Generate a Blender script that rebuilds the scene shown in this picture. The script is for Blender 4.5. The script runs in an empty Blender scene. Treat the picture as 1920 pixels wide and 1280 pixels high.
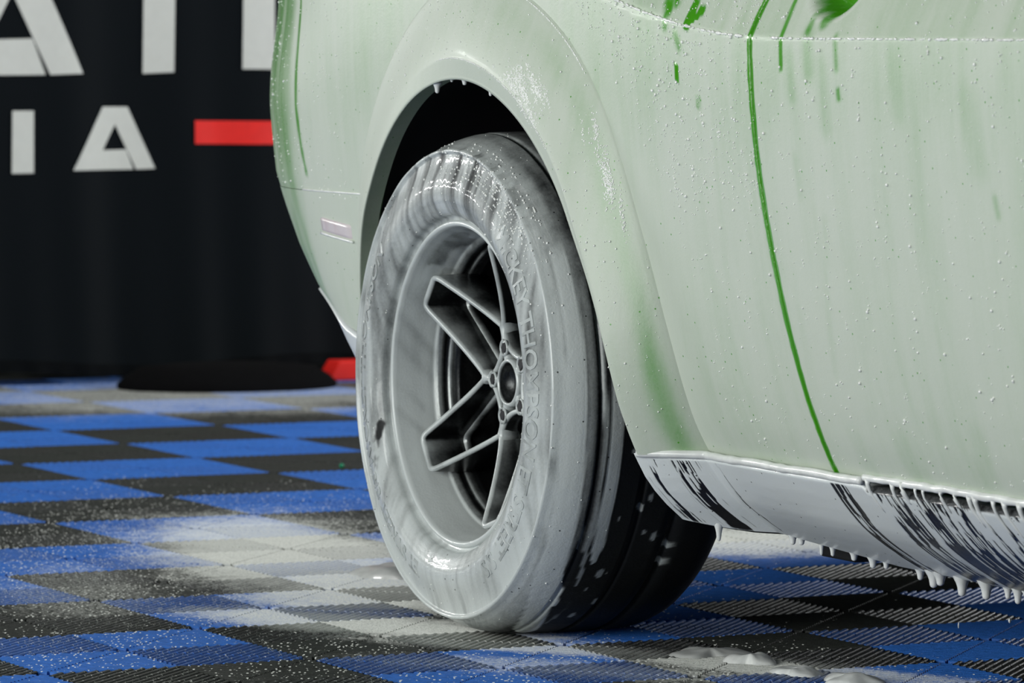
import bpy, math, random
import numpy as np
from mathutils import Matrix, Vector
rng = np.random.default_rng(7)
random.seed(7)
SC = bpy.context.scene
COL = SC.collection
PI = math.pi

# ---------------------------------------------------------------- camera, light, exposure
CAM = Vector((6.49104, -3.01682, 0.85382))
YAW, PITCH, ROLL = 0.4469479, -0.0590309, 0.0060665
fw = Vector((-math.cos(YAW)*math.cos(PITCH), math.sin(YAW)*math.cos(PITCH), math.sin(PITCH)))
rt = fw.cross(Vector((0, 0, 1))).normalized()
up = rt.cross(fw)
r2 = rt*math.cos(ROLL)+up*math.sin(ROLL)
u2 = -rt*math.sin(ROLL)+up*math.cos(ROLL)
cd = bpy.data.cameras.new('camera')
cam = bpy.data.objects.new('camera', cd)
COL.objects.link(cam)
M = Matrix(((r2.x, u2.x, -fw.x, CAM.x), (r2.y, u2.y, -fw.y, CAM.y), (r2.z, u2.z, -fw.z, CAM.z), (0, 0, 0, 1)))
cam.matrix_world = M
cd.sensor_width = 36.0
cd.lens = 9190.56/1920*36
cd.clip_end = 200
cd.dof.use_dof = True
cd.dof.focus_distance = 6.75
cd.dof.aperture_fstop = 11.0
SC.camera = cam
SC.view_settings.view_transform = 'Standard'
SC.view_settings.look = 'None'
SC.view_settings.exposure = 0.0
SC.view_settings.gamma = 1.0
SC.view_settings.use_curve_mapping = False

W = bpy.data.worlds.new('world')
SC.world = W
W.use_nodes = True
W.node_tree.nodes['Background'].inputs[0].default_value = (0.55, 0.68, 0.72, 1)
W.node_tree.nodes['Background'].inputs[1].default_value = 0.055


def area(name, loc, target, sx, sy, power, color=(1, 1, 1)):
    l = bpy.data.lights.new(name, 'AREA')
    l.shape = 'RECTANGLE'
    l.size, l.size_y = sx, sy
    l.energy = power
    l.color = color
    o = bpy.data.objects.new(name, l)
    COL.objects.link(o)
    o.location = loc
    d = Vector(target)-Vector(loc)
    o.rotation_euler = d.to_track_quat('-Z', 'Y').to_euler()
    return o


area('front_fill', (1.4, -6.0, 1.55), (0.2, 0.1, 0.40), 6.0, 2.6, 355, (0.98, 1.0, 0.97))  # added broad fill from the camera side, no source known there
area('ceiling_tube_one', (0.1, -1.35, 3.9), (0.1, -1.35, 0), 3.6, 0.12, 3, (1, 1, 0.97))
area('ceiling_tube_two', (0.1, -0.75, 3.9), (0.1, -0.75, 0), 3.6, 0.12, 3, (1, 1, 0.97))
area('ceiling_tube_three', (-2.9, 1.6, 3.9), (-3.6, 1.6, 0), 0.3, 3.6, 105, (1, 1, 0.97))
area('glint_strip_low', (-6.3, -3.0, 1.40), (0, 0, 0.66), 1.6, 0.08, 48, (1, 1, 0.98))  # added strip, placed to throw a bright bar on the tire top
area('glint_strip_high', (-6.3, -3.0, 2.05), (0, 0, 0.66), 1.6, 0.08, 48, (1, 1, 0.98))  # second added strip for the bars on the tire, hangs on no wall
area('far_side_fill', (-2.6, 7.0, 1.5), (-.6, 1.2, 0.2), 3.4, 2.4, 230, (0.97, 1.0, 1.0))  # added unseen light beyond the car, brightens the floor and ribs there

# ---------------------------------------------------------------- helpers


def add(name, V, F, mat, parent=None, attr=None, smooth=True, kind=None, link=True):
    me = bpy.data.meshes.new(name)
    V = np.asarray(V, dtype=np.float64).reshape(-1, 3)
    if isinstance(F, np.ndarray):
        n = len(F)
        k = F.shape[1]
        me.vertices.add(len(V))
        me.vertices.foreach_set('co', V.astype(np.float32).ravel())
        me.loops.add(n*k)
        me.loops.foreach_set('vertex_index', F.astype(np.int32).ravel())
        me.polygons.add(n)
        me.polygons.foreach_set('loop_start', np.arange(0, n*k, k, dtype=np.int32))
        me.polygons.foreach_set('loop_total', np.full(n, k, dtype=np.int32))
        me.update(calc_edges=True)
        me.validate()
    else:
        me.from_pydata([tuple(v) for v in V], [], F)
        me.update()
    if attr is not None:
        a = me.attributes.new('foam', 'FLOAT', 'POINT')
        a.data.foreach_set('value', np.asarray(attr, dtype=np.float32).ravel())
    me.polygons.foreach_set('use_smooth', [smooth]*len(me.polygons))
    if mat is not None:
        me.materials.append(mat)
    o = bpy.data.objects.new(name, me)
    if link:
        COL.objects.link(o)
    if parent is not None:
        o.parent = parent
    if kind:
        o['kind'] = kind
    return o


def gfaces(n, m, mask=None, wrap=False):
    i = np.arange(n if wrap else n-1)
    j = np.arange(m-1)
    I, J = np.meshgrid(i, j, indexing='ij')
    I2 = (I+1) % n
    F = np.stack([I*m+J, I2*m+J, I2*m+J+1, I*m+J+1], -1)
    if mask is not None:
        F = F[mask]
    return F.reshape(-1, 4)


def tag(o, label, cat, group=None):
    o['label'] = label
    o['category'] = cat
    if group:
        o['group'] = group
    return o


def empty(name, loc=(0, 0, 0)):
    o = bpy.data.objects.new(name, None)
    COL.objects.link(o)
    o.location = loc
    return o


def boxVF(x0, x1, y0, y1, z0, z1):
    V = [(x, y, z) for x in (x0, x1) for y in (y0, y1) for z in (z0, z1)]
    F = [(0, 1, 3, 2), (4, 6, 7, 5), (0, 4, 5, 1), (2, 3, 7, 6), (0, 2, 6, 4), (1, 5, 7, 3)]
    return V, F


def bevel(o, w, seg=2):
    m = o.modifiers.new('bevel', 'BEVEL')
    m.width = w
    m.segments = seg
    m.limit_method = 'ANGLE'
    return o


def smooth01(e0, e1, x):
    t = np.clip((x-e0)/(e1-e0), 0, 1)
    return t*t*(3-2*t)


_lat = rng.random((256, 256))


def vnoise(u, v):
    u = np.asarray(u, float)
    v = np.asarray(v, float)
    iu, iv = np.floor(u).astype(int), np.floor(v).astype(int)
    fu, fv = u-iu, v-iv
    fu = fu*fu*(3-2*fu)
    fv = fv*fv*(3-2*fv)
    a = _lat[iu % 256, iv % 256]
    b = _lat[(iu+1) % 256, iv % 256]
    c = _lat[iu % 256, (iv+1) % 256]
    d = _lat[(iu+1) % 256, (iv+1) % 256]
    return (a*(1-fu)+b*fu)*(1-fv)+(c*(1-fu)+d*fu)*fv


def tube(P, r, n=8, closed=False, caps=True):
    """swept round tube, r scalar or per point"""
    P = np.asarray(P, float)
    m = len(P)
    r = np.broadcast_to(r, (m,))
    T = np.gradient(P, axis=0)
    T /= np.linalg.norm(T, axis=1)[:, None]+1e-12
    ref = np.array([0, 0, 1.0]) if abs(T[0][2]) < .9 else np.array([1.0, 0, 0])
    V = []
    for i in range(m):
        a = np.cross(T[i], ref)
        a /= np.linalg.norm(a)+1e-12
        b = np.cross(T[i], a)
        for k in range(n):
            t = 2*PI*k/n
            V.append(P[i]+r[i]*(math.cos(t)*a+math.sin(t)*b))
    F = []
    for i in range(m-1):
        for k in range(n):
            k2 = (k+1) % n
            F.append((i*n+k, i*n+k2, (i+1)*n+k2, (i+1)*n+k))
    if caps:
        F.append(tuple(range(n))[::-1])
        F.append(tuple((m-1)*n+k for k in range(n)))
    return V, F


# ---------------------------------------------------------------- materials


def newmat(name):
    m = bpy.data.materials.new(name)
    m.use_nodes = True
    nt = m.node_tree
    return m, nt, nt.nodes['Principled BSDF']


def N(nt, typ, **kw):
    n = nt.nodes.new(typ)
    for k, v in kw.items():
        setattr(n, k, v)
    return n


def math_(nt, op, a, b=None, clamp=False):
    n = nt.nodes.new('ShaderNodeMath')
    n.operation = op
    n.use_clamp = clamp
    for i, x in enumerate((a, b)):
        if x is None:
            continue
        if isinstance(x, (int, float)):
            n.inputs[i].default_value = x
        else:
            nt.links.new(x, n.inputs[i])
    return n.outputs[0]


def noise(nt, vec, scale, detail=2.0, rough=.5):
    n = nt.nodes.new('ShaderNodeTexNoise')
    n.inputs['Scale'].default_value = scale
    n.inputs['Detail'].default_value = detail
    n.inputs['Roughness'].default_value = rough
    if vec is not None:
        nt.links.new(vec, n.inputs['Vector'])
    return n.outputs['Fac']


def mapping(nt, vec, scale=(1, 1, 1), rot=(0, 0, 0), loc=(0, 0, 0)):
    n = nt.nodes.new('ShaderNodeMapping')
    n.inputs['Scale'].default_value = scale
    n.inputs['Rotation'].default_value = rot
    n.inputs['Location'].default_value = loc
    nt.links.new(vec, n.inputs['Vector'])
    return n.outputs[0]


def ramp(nt, fac, a, b):
    n = nt.nodes.new('ShaderNodeMapRange')
    n.interpolation_type = 'SMOOTHSTEP'
    n.inputs['From Min'].default_value = a
    n.inputs['From Max'].default_value = b
    nt.links.new(fac, n.inputs['Value'])
    return n.outputs[0]


def mixc(nt, fac, a, b):
    n = nt.nodes.new('ShaderNodeMix')
    n.data_type = 'RGBA'
    if isinstance(fac, (int, float)):
        n.inputs[0].default_value = fac
    else:
        nt.links.new(fac, n.inputs[0])
    for i, x in ((6, a), (7, b)):
        if isinstance(x, tuple):
            n.inputs[i].default_value = (*x, 1)
        else:
            nt.links.new(x, n.inputs[i])
    return n.outputs[2]


def plain(name, col, rough=.5, metal=0.0, coat=0.0, spec=.5, var=.09):
    m, nt, b = newmat(name)
    b.inputs['Base Color'].default_value = (*col, 1)
    b.inputs['Roughness'].default_value = rough
    b.inputs['Metallic'].default_value = metal
    b.inputs['Coat Weight'].default_value = coat
    b.inputs['Specular IOR Level'].default_value = spec
    nz = noise(nt, N(nt, 'ShaderNodeTexCoord').outputs['Object'], 40, 3)
    nt.links.new(mixc(nt, ramp(nt, nz, .3, .7), tuple(c*(1-var) for c in col), tuple(min(1, c*(1+var)) for c in col)), b.inputs['Base Color'])
    return m


def foam_mat(name, base, foam, base_rough=.12, foam_rough=.34, base_metal=0.0, streak=.22, fine=.10, lo=.0, hi=.75, pin=True, coat=.35, bump=.25, spec=.5, crough=.12):
    """surface of colour base under a film of foam; the mesh attribute foam gives how much foam lies where"""
    m, nt, b = newmat(name)
    tc = N(nt, 'ShaderNodeTexCoord').outputs['Object']
    at = N(nt, 'ShaderNodeAttribute', attribute_name='foam').outputs['Fac']
    st = noise(nt, mapping(nt, tc, (70, 40, 5)), 1.0, 3, .55)
    st2 = noise(nt, mapping(nt, tc, (14, 12, 4)), 1.0, 2, .5)
    fn = noise(nt, tc, 220, 2, .6)
    x = math_(nt, 'ADD', at, math_(nt, 'MULTIPLY', math_(nt, 'SUBTRACT', st, .5), streak))
    x = math_(nt, 'ADD', x, math_(nt, 'MULTIPLY', math_(nt, 'SUBTRACT', st2, .5), streak))
    x = math_(nt, 'ADD', x, math_(nt, 'MULTIPLY', math_(nt, 'SUBTRACT', fn, .5), fine))
    mk = ramp(nt, x, lo, hi)
    vor = N(nt, 'ShaderNodeTexVoronoi')
    vor.inputs['Scale'].default_value = 75
    nt.links.new(tc, vor.inputs['Vector'])
    if pin:   # burst bubbles: pin-holes through the foam down to the surface
        sel = N(nt, 'ShaderNodeSeparateColor')
        nt.links.new(vor.outputs['Color'], sel.inputs[0])
        hole = math_(nt, 'MULTIPLY', math_(nt, 'LESS_THAN', vor.outputs['Distance'], .10), math_(nt, 'GREATER_THAN', sel.outputs[0], .66))
        mk = math_(nt, 'MULTIPLY', mk, math_(nt, 'SUBTRACT', 1.0, math_(nt, 'MULTIPLY', hole, .85)))
    col = mixc(nt, mk, base, foam)
    nt.links.new(col, b.inputs['Base Color'])
    rg = N(nt, 'ShaderNodeMapRange')
    rg.inputs['To Min'].default_value = base_rough
    rg.inputs['To Max'].default_value = foam_rough
    nt.links.new(mk, rg.inputs['Value'])
    nt.links.new(rg.outputs[0], b.inputs['Roughness'])
    if base_metal:
        nt.links.new(math_(nt, 'MULTIPLY', math_(nt, 'SUBTRACT', 1.0, mk), base_metal), b.inputs['Metallic'])
    b.inputs['Specular IOR Level'].default_value = spec
    nt.links.new(math_(nt, 'MULTIPLY', mk, coat), b.inputs['Coat Weight'])
    b.inputs['Coat Roughness'].default_value = crough
    bp = N(nt, 'ShaderNodeBump')
    bp.inputs['Strength'].default_value = bump
    bp.inputs['Distance'].default_value = .002
    h = math_(nt, 'ADD', math_(nt, 'MULTIPLY', noise(nt, tc, 330, 2, .6), .35), math_(nt, 'MULTIPLY', x, 1.2))
    h = math_(nt, 'ADD', h, math_(nt, 'MULTIPLY', noise(nt, tc, 60, 2, .5), .5))
    nt.links.new(h, bp.inputs['Height'])
    nt.links.new(bp.outputs[0], b.inputs['Normal'])
    return m


GREEN = (0.055, 0.30, 0.008)
FOAM_G = (0.545, 0.60, 0.515)
FOAM_N = (0.56, 0.60, 0.59)
m_paint = foam_mat('foamed green paint', GREEN, FOAM_G, streak=.20, fine=.10, lo=.0, hi=.9, coat=.05, foam_rough=.5)
m_tire = foam_mat('foamed tire rubber', (.006, .007, .008), FOAM_N, base_rough=.6, foam_rough=.30, coat=.55, spec=.25, crough=.05, streak=.30, fine=.16, lo=.0, hi=1.0, bump=.5)
m_skirt = foam_mat('foamed black skirt plastic', (.008, .008, .010), (.70, .74, .74), base_rough=.25, streak=.10, fine=.15, lo=.15, hi=.75, bump=.3)
m_rim = foam_mat('foamed dark wheel metal', (.012, .013, .014), FOAM_N, base_rough=.28, base_metal=.7, streak=.25, fine=.15, lo=.0, hi=.95, pin=False, coat=.2)
m_marker = foam_mat('foamed red marker lens', (.30, .012, .02), (.66, .60, .61), streak=.2, lo=0, hi=.8, pin=False)
m_foam = plain('thick white foam', (.78, .80, .78), .32, coat=.4)
m_bubble = plain('glossy foam bubbles', (.90, .92, .88), .10, coat=.8)
m_black = plain('matte black plastic', (.006, .006, .007), .55)
m_green = plain('green paint clean', GREEN, .12, coat=.6)
m_steel = plain('brake steel', (.035, .035, .036), .45, .6)
m_darkmetal = plain('dark metal', (.010, .010, .011), .5, .3)

# ---------------------------------------------------------------- floor of interlocking ribbed tiles
G0 = (-3.04716, 0.81918)
GA = 0.0234042
ca, sa = math.cos(GA), math.sin(GA)


def floor_mat(name, col):
    m, nt, b = newmat(name)
    geo = N(nt, 'ShaderNodeNewGeometry').outputs['Position']
    # patches of foam and spray left on the floor, each at its place on the ground
    n1 = noise(nt, geo, 3.5, 4, .6)
    n2 = noise(nt, geo, 26, 3, .65)
    wob = math_(nt, 'ADD', math_(nt, 'MULTIPLY', math_(nt, 'SUBTRACT', n1, .5), 1.1), math_(nt, 'MULTIPLY', math_(nt, 'SUBTRACT', n2, .5), .8))

    def blobs(L):
        out = None
        for (x, y, rx, ry, rot, s) in L:
            # distance in an ellipse turned by rot
            mp = N(nt, 'ShaderNodeMapping', vector_type='TEXTURE')
            mp.inputs['Location'].default_value = (x, y, 0)
            mp.inputs['Rotation'].default_value = (0, 0, rot)
            mp.inputs['Scale'].default_value = (rx, ry, 1)
            nt.links.new(geo, mp.inputs['Vector'])
            ln = N(nt, 'ShaderNodeVectorMath', operation='LENGTH')
            nt.links.new(mp.outputs[0], ln.inputs[0])
            d = math_(nt, 'ADD', ln.outputs['Value'], wob)
            v = math_(nt, 'MULTIPLY', ramp(nt, d, 1.45, .45), s)
            out = v if out is None else math_(nt, 'MAXIMUM', out, v)
        return out
    film = blobs([(-1.15, .22, .75, .24, -.25, .80), (-.62, .16, .42, .24, -.3, .95), (-.16, -.06, .34, .13, .5, .88), (.15, .02, .3, .07, .7, .70),
                  (.50, .24, .30, .09, .5, .68), (.42, -.02, .3, .10, .75, .45), (-4.75, 1.45, .62, .75, 0, .42), (-1.06, 1.15, .26, .50, 0, .95), (-.75, -.30, .45, .14, -.3, .30),
                  (.62, .33, .2, .06, .5, .6)])
    spray = blobs([(-.95, .1, 1.25, .62, -.3, .95), (.25, -.30, .9, .40, .6, .75), (.45, .2, .45, .22, .5, .9)])
    vor = N(nt, 'ShaderNodeTexVoronoi')
    vor.inputs['Scale'].default_value = 190
    nt.links.new(geo, vor.inputs['Vector'])
    sel = N(nt, 'ShaderNodeSeparateColor')
    nt.links.new(vor.outputs['Color'], sel.inputs[0])
    drop = math_(nt, 'MULTIPLY', math_(nt, 'LESS_THAN', vor.outputs['Distance'], .34), math_(nt, 'LESS_THAN', sel.outputs[0], math_(nt, 'MULTIPLY', spray, .52)))
    gr = noise(nt, mapping(nt, geo, (1, 1, 1), (0, 0, .5)), 120, 3, .7)
    film = math_(nt, 'MULTIPLY', film, ramp(nt, math_(nt, 'ADD', gr, math_(nt, 'MULTIPLY', film, .45)), .45, .75))
    gr2 = ramp(nt, noise(nt, geo, 260, 2, .7), .30, .62)
    film = math_(nt, 'MULTIPLY', film, math_(nt, 'ADD', math_(nt, 'MULTIPLY', gr2, .25), .78))
    mk = math_(nt, 'MAXIMUM', math_(nt, 'MULTIPLY', film, .98), math_(nt, 'MULTIPLY', drop, .7), clamp=True)
    z = N(nt, 'ShaderNodeSeparateXYZ')
    nt.links.new(geo, z.inputs[0])
    top = ramp(nt, z.outputs[2], -.0075, -.002)   # foam lies on the ribs, less of it down between them
    mk = math_(nt, 'MULTIPLY', mk, math_(nt, 'ADD', math_(nt, 'MULTIPLY', top, .55), .45))
    wear = ramp(nt, noise(nt, geo, 60, 3), .3, .75)
    base = mixc(nt, wear, tuple(c*.85 for c in col), tuple(c*1.15+.002 for c in col))
    nt.links.new(mixc(nt, mk, base, (.92, .94, .89)), b.inputs['Base Color'])
    rg = N(nt, 'ShaderNodeMapRange')
    rg.inputs['To Min'].default_value = .42
    rg.inputs['To Max'].default_value = .55
    b.inputs['Specular IOR Level'].default_value = .35
    nt.links.new(mk, rg.inputs['Value'])
    nt.links.new(rg.outputs[0], b.inputs['Roughness'])
    bp = N(nt, 'ShaderNodeBump')
    bp.inputs['Strength'].default_value = .35
    bp.inputs['Distance'].default_value = .002
    nt.links.new(math_(nt, 'ADD', math_(nt, 'MULTIPLY', mk, .8), noise(nt, geo, 400, 2)), bp.inputs['Height'])
    nt.links.new(bp.outputs[0], b.inputs['Normal'])
    return m


m_blue = floor_mat('blue ribbed tile', (.030, .145, .52))
m_dark = floor_mat('black ribbed tile', (.027, .030, .027))


def rib_tile_mesh():
    V, F = [], []

    def addbox(x0, x1, y0, y1, z0, z1):
        b0 = len(V)
        v, f = boxVF(x0, x1, y0, y1, z0, z1)
        V.extend(v)
        F.extend([tuple(i+b0 for i in q) for q in f])
    addbox(-.1992, .1992, -.1992, .1992, -.030, -.0085)
    s = .1985
    PIT, WD = .0122, .0034
    for cj in range(2):
        for ci in range(2):
            cx, cy = -.1+.2*cj, -.1+.2*ci
            par = (ci+cj) % 2
            d = np.array([1, -1])/math.sqrt(2) if par == 0 else np.array([1, 1])/math.sqrt(2)
            p = np.array([-d[1], d[0]])
            h = .0985
            k = -12
            while k <= 12:
                off = k*PIT
                k += 1
                # clip the line c + off*p + t*d to the square |x|,|y| < h
                t0, t1 = -1., 1.
                for a in (0, 1):
                    lo, hi = (-h-off*p[a])/d[a], (h-off*p[a])/d[a]
                    if lo > hi:
                        lo, hi = hi, lo
                    t0, t1 = max(t0, lo), min(t1, hi)
                if t1-t0 < .012:
                    continue
                # two lengths, with the gap of the cross spine between them
                segs = [(t0, -.0022), (.0022, t1)] if t0 < -.012 and t1 > .012 else [(t0, t1)]
                for (a0, a1) in segs:
                    prof = [(-WD, -.009), (-WD, -.0018), (-WD*.62, -.0004), (0, 0), (WD*.62, -.0004), (WD, -.0018), (WD, -.009)]
                    b0 = len(V)
                    for t in (a0, a1):
                        for (q, z) in prof:
                            P = np.array([cx, cy])+(off+q)*p+t*d
                            V.append((P[0], P[1], z))
                    n = len(prof)
                    for i in range(n-1):
                        F.append((b0+i, b0+i+1, b0+n+i+1, b0+n+i))
                    F.append(tuple(b0+i for i in range(n))[::-1])
                    F.append(tuple(b0+n+i for i in range(n)))
    return V, F


fl = add('floor', *boxVF(-9.0, 4.6, -5.0, 7.5, -.06, -.031), m_black, smooth=False)
fl['kind'] = 'structure'
tv, tf = rib_tile_mesh()
tile_proto = {}
for nm, mt in (('blue', m_blue), ('black', m_dark)):
    o = add('tile', tv, tf, mt, smooth=False, link=False)
    tile_proto[nm] = o.data
cells = []
for i in range(-15, 17):
    for j in range(-15, 20):
        lx, ly = (j+.5)*.4, (i+.5)*.4
        x, y = G0[0]+ca*lx-sa*ly, G0[1]+sa*lx+ca*ly
        if not (-8.8 < x < 4.4 and -4.8 < y < 7.3):
            continue
        d = Vector((x, y, 0))-CAM
        dist = d.dot(fw)
        lat = d.dot(r2)
        v = d.dot(u2)
        inside = dist > .5 and abs(lat) < dist*960/9190+.35 and abs(v+0) < dist*640/9190+.25
        cells.append((0 if inside else 1, dist if dist > 0 else 99, x, y, (i+j) % 2))
cells.sort()
rest = []
for k, (ins, dist, x, y, p) in enumerate(cells):
    if k < 230:
        me = tile_proto['blue' if p else 'black']
        o = bpy.data.objects.new('tile', me)
        COL.objects.link(o)
        o.parent = fl
        o.location = (x, y, 0)
        o.rotation_euler = (0, 0, GA)
    else:
        rest.append((x, y, p))
for pp, mt in ((1, m_blue), (0, m_dark)):
    V, F = [], []
    for (x, y, p) in rest:
        if p != pp:
            continue
        b0 = len(V)
        v, f = boxVF(-.1992, .1992, -.1992, .1992, -.030, -.0005)
        V.extend([(x+ca*a-sa*b, y+sa*a+ca*b, c) for a, b, c in v])
        F.extend([tuple(q+b0 for q in ff) for ff in f])
    add('distant_tiles', V, F, mt, fl, smooth=False, kind='stuff')

# walls of the bay, dark behind the banner
m_wall = plain('dark painted wall', (.016, .020, .022), .8)
w = add('wall_back', *boxVF(-9.1, -9.0, -5.0, 7.5, -.06, 4.2), m_wall, smooth=False)
w['kind'] = 'structure'

# ---------------------------------------------------------------- body surface of the car
ZW = 0.36787          # wheel centre height
YB = 0.035
TZ = np.array([(.10, .40), (.16, .27), (.20, .205), (.235, .165), (.27, .136), (.30, .115), (.327, .098), (.374, .078), (.429, .061), (.514, .041), (.628, .022), (.716, .011), (.80, .0035), (.84, .0012), (.88, 0.0002), (.93, 0), (1.3, 0)])
ZCR = np.array([(-1.2, 1.04), (-.6, 1.04), (-.2, 1.02), (.15, .995), (.33, .955), (.45, .925), (.58, .900), (.70, .884), (.82, .875), (.95, .873), (2.6, .868)])


def Tz(z):
    z = np.asarray(z, float)
    # smoothed by averaging nearby samples of the table
    return sum(np.interp(z+d, TZ[:, 0], TZ[:, 1]) for d in (-.03, -.015, 0, .015, .03))/5


def zcrease(x):
    return sum(np.interp(np.asarray(x)+d, ZCR[:, 0], ZCR[:, 1]) for d in (-.05, -.025, 0, .025, .05))/5


def Tup(h):
    h = np.maximum(h, 0)
    return .42*h+5.0*np.maximum(h-.06, 0)**2


# plan curve of the side and round the rear corner, by distance d behind x = -0.45
_d = np.linspace(0, 2.0, 2001)
_th = np.where(_d < .53, np.arctan(3*.511*_d**2), math.atan(.431)+(_d-.53)/.16*1.0)
_th = np.minimum(_th, math.radians(86))
_px = np.concatenate([[0], np.cumsum(np.cos(_th[:-1])*np.diff(_d))])
_py = np.concatenate([[0], np.cumsum(np.sin(_th[:-1])*np.diff(_d))])
SSH = np.array([(.20, .45), (.30, .33), (.36, .25), (.394, .2), (.424, .168), (.469, .108), (.54, .057), (.597, .027), (.655, 0), (2, 0)])


def body(s, z, off=0.0):
    """point of the car's right side: s along the plan curve (s = x forward of the rear corner), z height; off pushes it outward"""
    s = np.asarray(s, float)
    z = np.asarray(z, float)
    s, z = np.broadcast_arrays(s, z)
    d = np.maximum(-.45-s, 0)
    x = np.where(s > -.45, s, -.45-np.interp(d, _d, _px))
    yc = np.interp(d, _d, _py)
    sh = np.interp(z, SSH[:, 0], SSH[:, 1])*smooth01(.10, .50, d)
    x = x+sh
    zc = zcrease(s)
    y = YB+Tz(z)+Tup(z-zc)+yc
    y = y+.022*smooth01(.75, .95, z)*smooth01(.05, .4, d)
    return np.stack([x, y-off, z], -1)


def seam_x(z):
    t = np.array([(.298, .878), (.355, .884), (.414, .877), (.505, .866), (.624, .850), (.714, .840), (.819, .836), (.873, .836), (.899, .839), (.923, .844), (1.06, .90)])
    return sum(np.interp(z+d, t[:, 0], t[:, 1]) for d in (-.02, 0, .02))/3 if np.ndim(z) == 0 or True else None


def stroke(X, Z, pts, w, soft=.5):
    """1 inside a polyline of half width w"""
    D = np.full(X.shape, 9.)
    pts = np.asarray(pts, float)
    for a, b in zip(pts[:-1], pts[1:]):
        ab = b-a
        t = np.clip(((X-a[0])*ab[0]+(Z-a[1])*ab[1])/(ab@ab+1e-12), 0, 1)
        D = np.minimum(D, np.hypot(X-a[0]-t*ab[0], Z-a[1]-t*ab[1]))
    return 1-smooth01(w*(1-soft), w*(1+soft), D)


def paint_foam(X, Z):
    """how thick the foam lies on the painted side"""
    F = .80+.10*(vnoise(X/.09, Z/.3)-.5)+.12*(vnoise(X/.025+9, Z/.22)-.5)
    # thinner, greener foam toward the top, partly painted shade; patches behind the door seam
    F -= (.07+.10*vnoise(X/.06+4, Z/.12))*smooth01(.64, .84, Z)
    for pts, w, k, so in [
        ([(.656, .890), (.660, .918)], .0065, 1.2, .3), ([(.662, .898), (.683, .907)], .006, 1.2, .3),
        ([(.628, .838), (.629, .819)], .0035, 1.2, .3), ([(.924, .935), (.921, .896), (.920, .876), (.919, .835)], .005, .6, .7),
        ([(.989, .874), (.990, .83)], .014, .28, .9), ([(1.063, .874), (1.065, .835)], .006, .35, .8), ([(.585, .925), (.597, .912)], .008, .6, .6),
        ([(.604, .930), (.612, .92)], .006, .6, .6), ([(.593, .897), (.594, .890)], .007, .45, .8), ([(.625, .879), (.635, .862)], .007, .4, .8),
        ([(.686, .796), (.686, .782)], .0035, .8, .5), ([(1.067, .806), (1.068, .797)], .005, .5, .6), ([(1.432, .68), (1.436, .66)], .006, .28, .9),
        ([(.942, .85), (.945, .80)], .012, .16, .9), ([(1.025, .84), (1.03, .76)], .014, .15, .9), ([(1.006, .64), (.97, .44)], .008, .10, .9),
        ([(.942, .72), (.947, .67)], .006, .12, .9), ([(1.06, .92), (1.02, .895)], .010, .6, .7), ([(.99, .905), (.985, .885)], .007, .4, .8),
        ([(1.38, .80), (1.40, .72)], .02, .10, .9), ([(1.21, .85), (1.215, .78)], .015, .10, .9), ([(1.3, .38), (1.29, .33)], .02, .1, .9), ([(.98, .36), (.985, .31)], .02, .13, .9),
        ([(1.10, .36), (1.11, .31)], .02, .1, .9),
    ]:
        F -= k*stroke(X, Z, pts, w, so)
    # greener round the rear corner
    F -= .55*stroke(X, Z, [(-.708, 1.0), (-.708, .849), (-.712, .764), (-.702, .70), (-.69, .66)], .0065, .6)
    F -= (.22+.15*vnoise(X/.03, Z/.1))*smooth01(-.69, -.80, X)
    return F


def quadgrid(name, S, Z, mat, parent, mask=None, F=None, off=None):
    P = body(S, Z, 0.0 if off is None else off)
    n, m = S.shape
    mk = None
    if mask is not None:
        mk = mask[:-1, :-1] & mask[1:, :-1] & mask[:-1, 1:] & mask[1:, 1:]
    return add(name, P, gfaces(n, m, mk), mat, parent, F)


car = empty('car', (0, 0, 0))
tag(car, 'green coupe covered in white wash foam, standing on the blue and black tile floor', 'car')

# crease of the wheel flare: radius against angle
RC = np.array([(-30, .523), (0, .523), (6, .521), (18.7, .531), (30, .543), (40, .567), (51, .587), (60, .591), (72, .590), (96, .605), (112, .585), (128, .56), (150, .545), (180, .535), (210, .53)])
RL = .445


def lipY(z, x):
    t = np.array([(.165, .21), (.21, .155), (.245, .115), (.307, .080), (.375, .052), (.44, .035), (.52, .023), (.60, .011), (.65, .009), (.70, .005), (.80, -.002), (.85, -.002)])
    return sum(np.interp(z+d, t[:, 0], t[:, 1]) for d in (-.02, 0, .02))/3-.010*np.clip(x/.42, -1, 1)


# ---- rear quarter panel
zq = np.concatenate([np.arange(.302, .86, .006), np.arange(.86, .899, .004), np.arange(.90, 1.075, .01)])
send = -1.75
u = np.concatenate([[0, .0008, .0016, .0024, .0034, .005], np.linspace(.0075, 1, 330)])
Z, U = np.meshgrid(zq, u)
S0 = seam_x(Z)-.0030
S = S0+(send-S0)*U
Rw = np.hypot(S, np.maximum(Z-ZW, 0))
mask = (Rw > .500) & ~((S < -.40) & (Z < .632))
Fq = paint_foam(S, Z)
Fq = Fq*smooth01(.0022, .0075, (S0-S)+.0015*(vnoise(Z/.01, Z*0)-.5))
P = body(S, Z)
# return flange at the seam
Pin = P[:1]+np.array([0, .022, 0])
P = np.concatenate([Pin, P])
Fq = np.concatenate([Fq[:1]*0, Fq])
mask = np.concatenate([mask[:1], mask])
mk = mask[:-1, :-1] & mask[1:, :-1] & mask[:-1, 1:] & mask[1:, 1:]
quarter = add('quarter_panel', P, gfaces(P.shape[0], P.shape[1], mk), m_paint, car, Fq)

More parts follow.
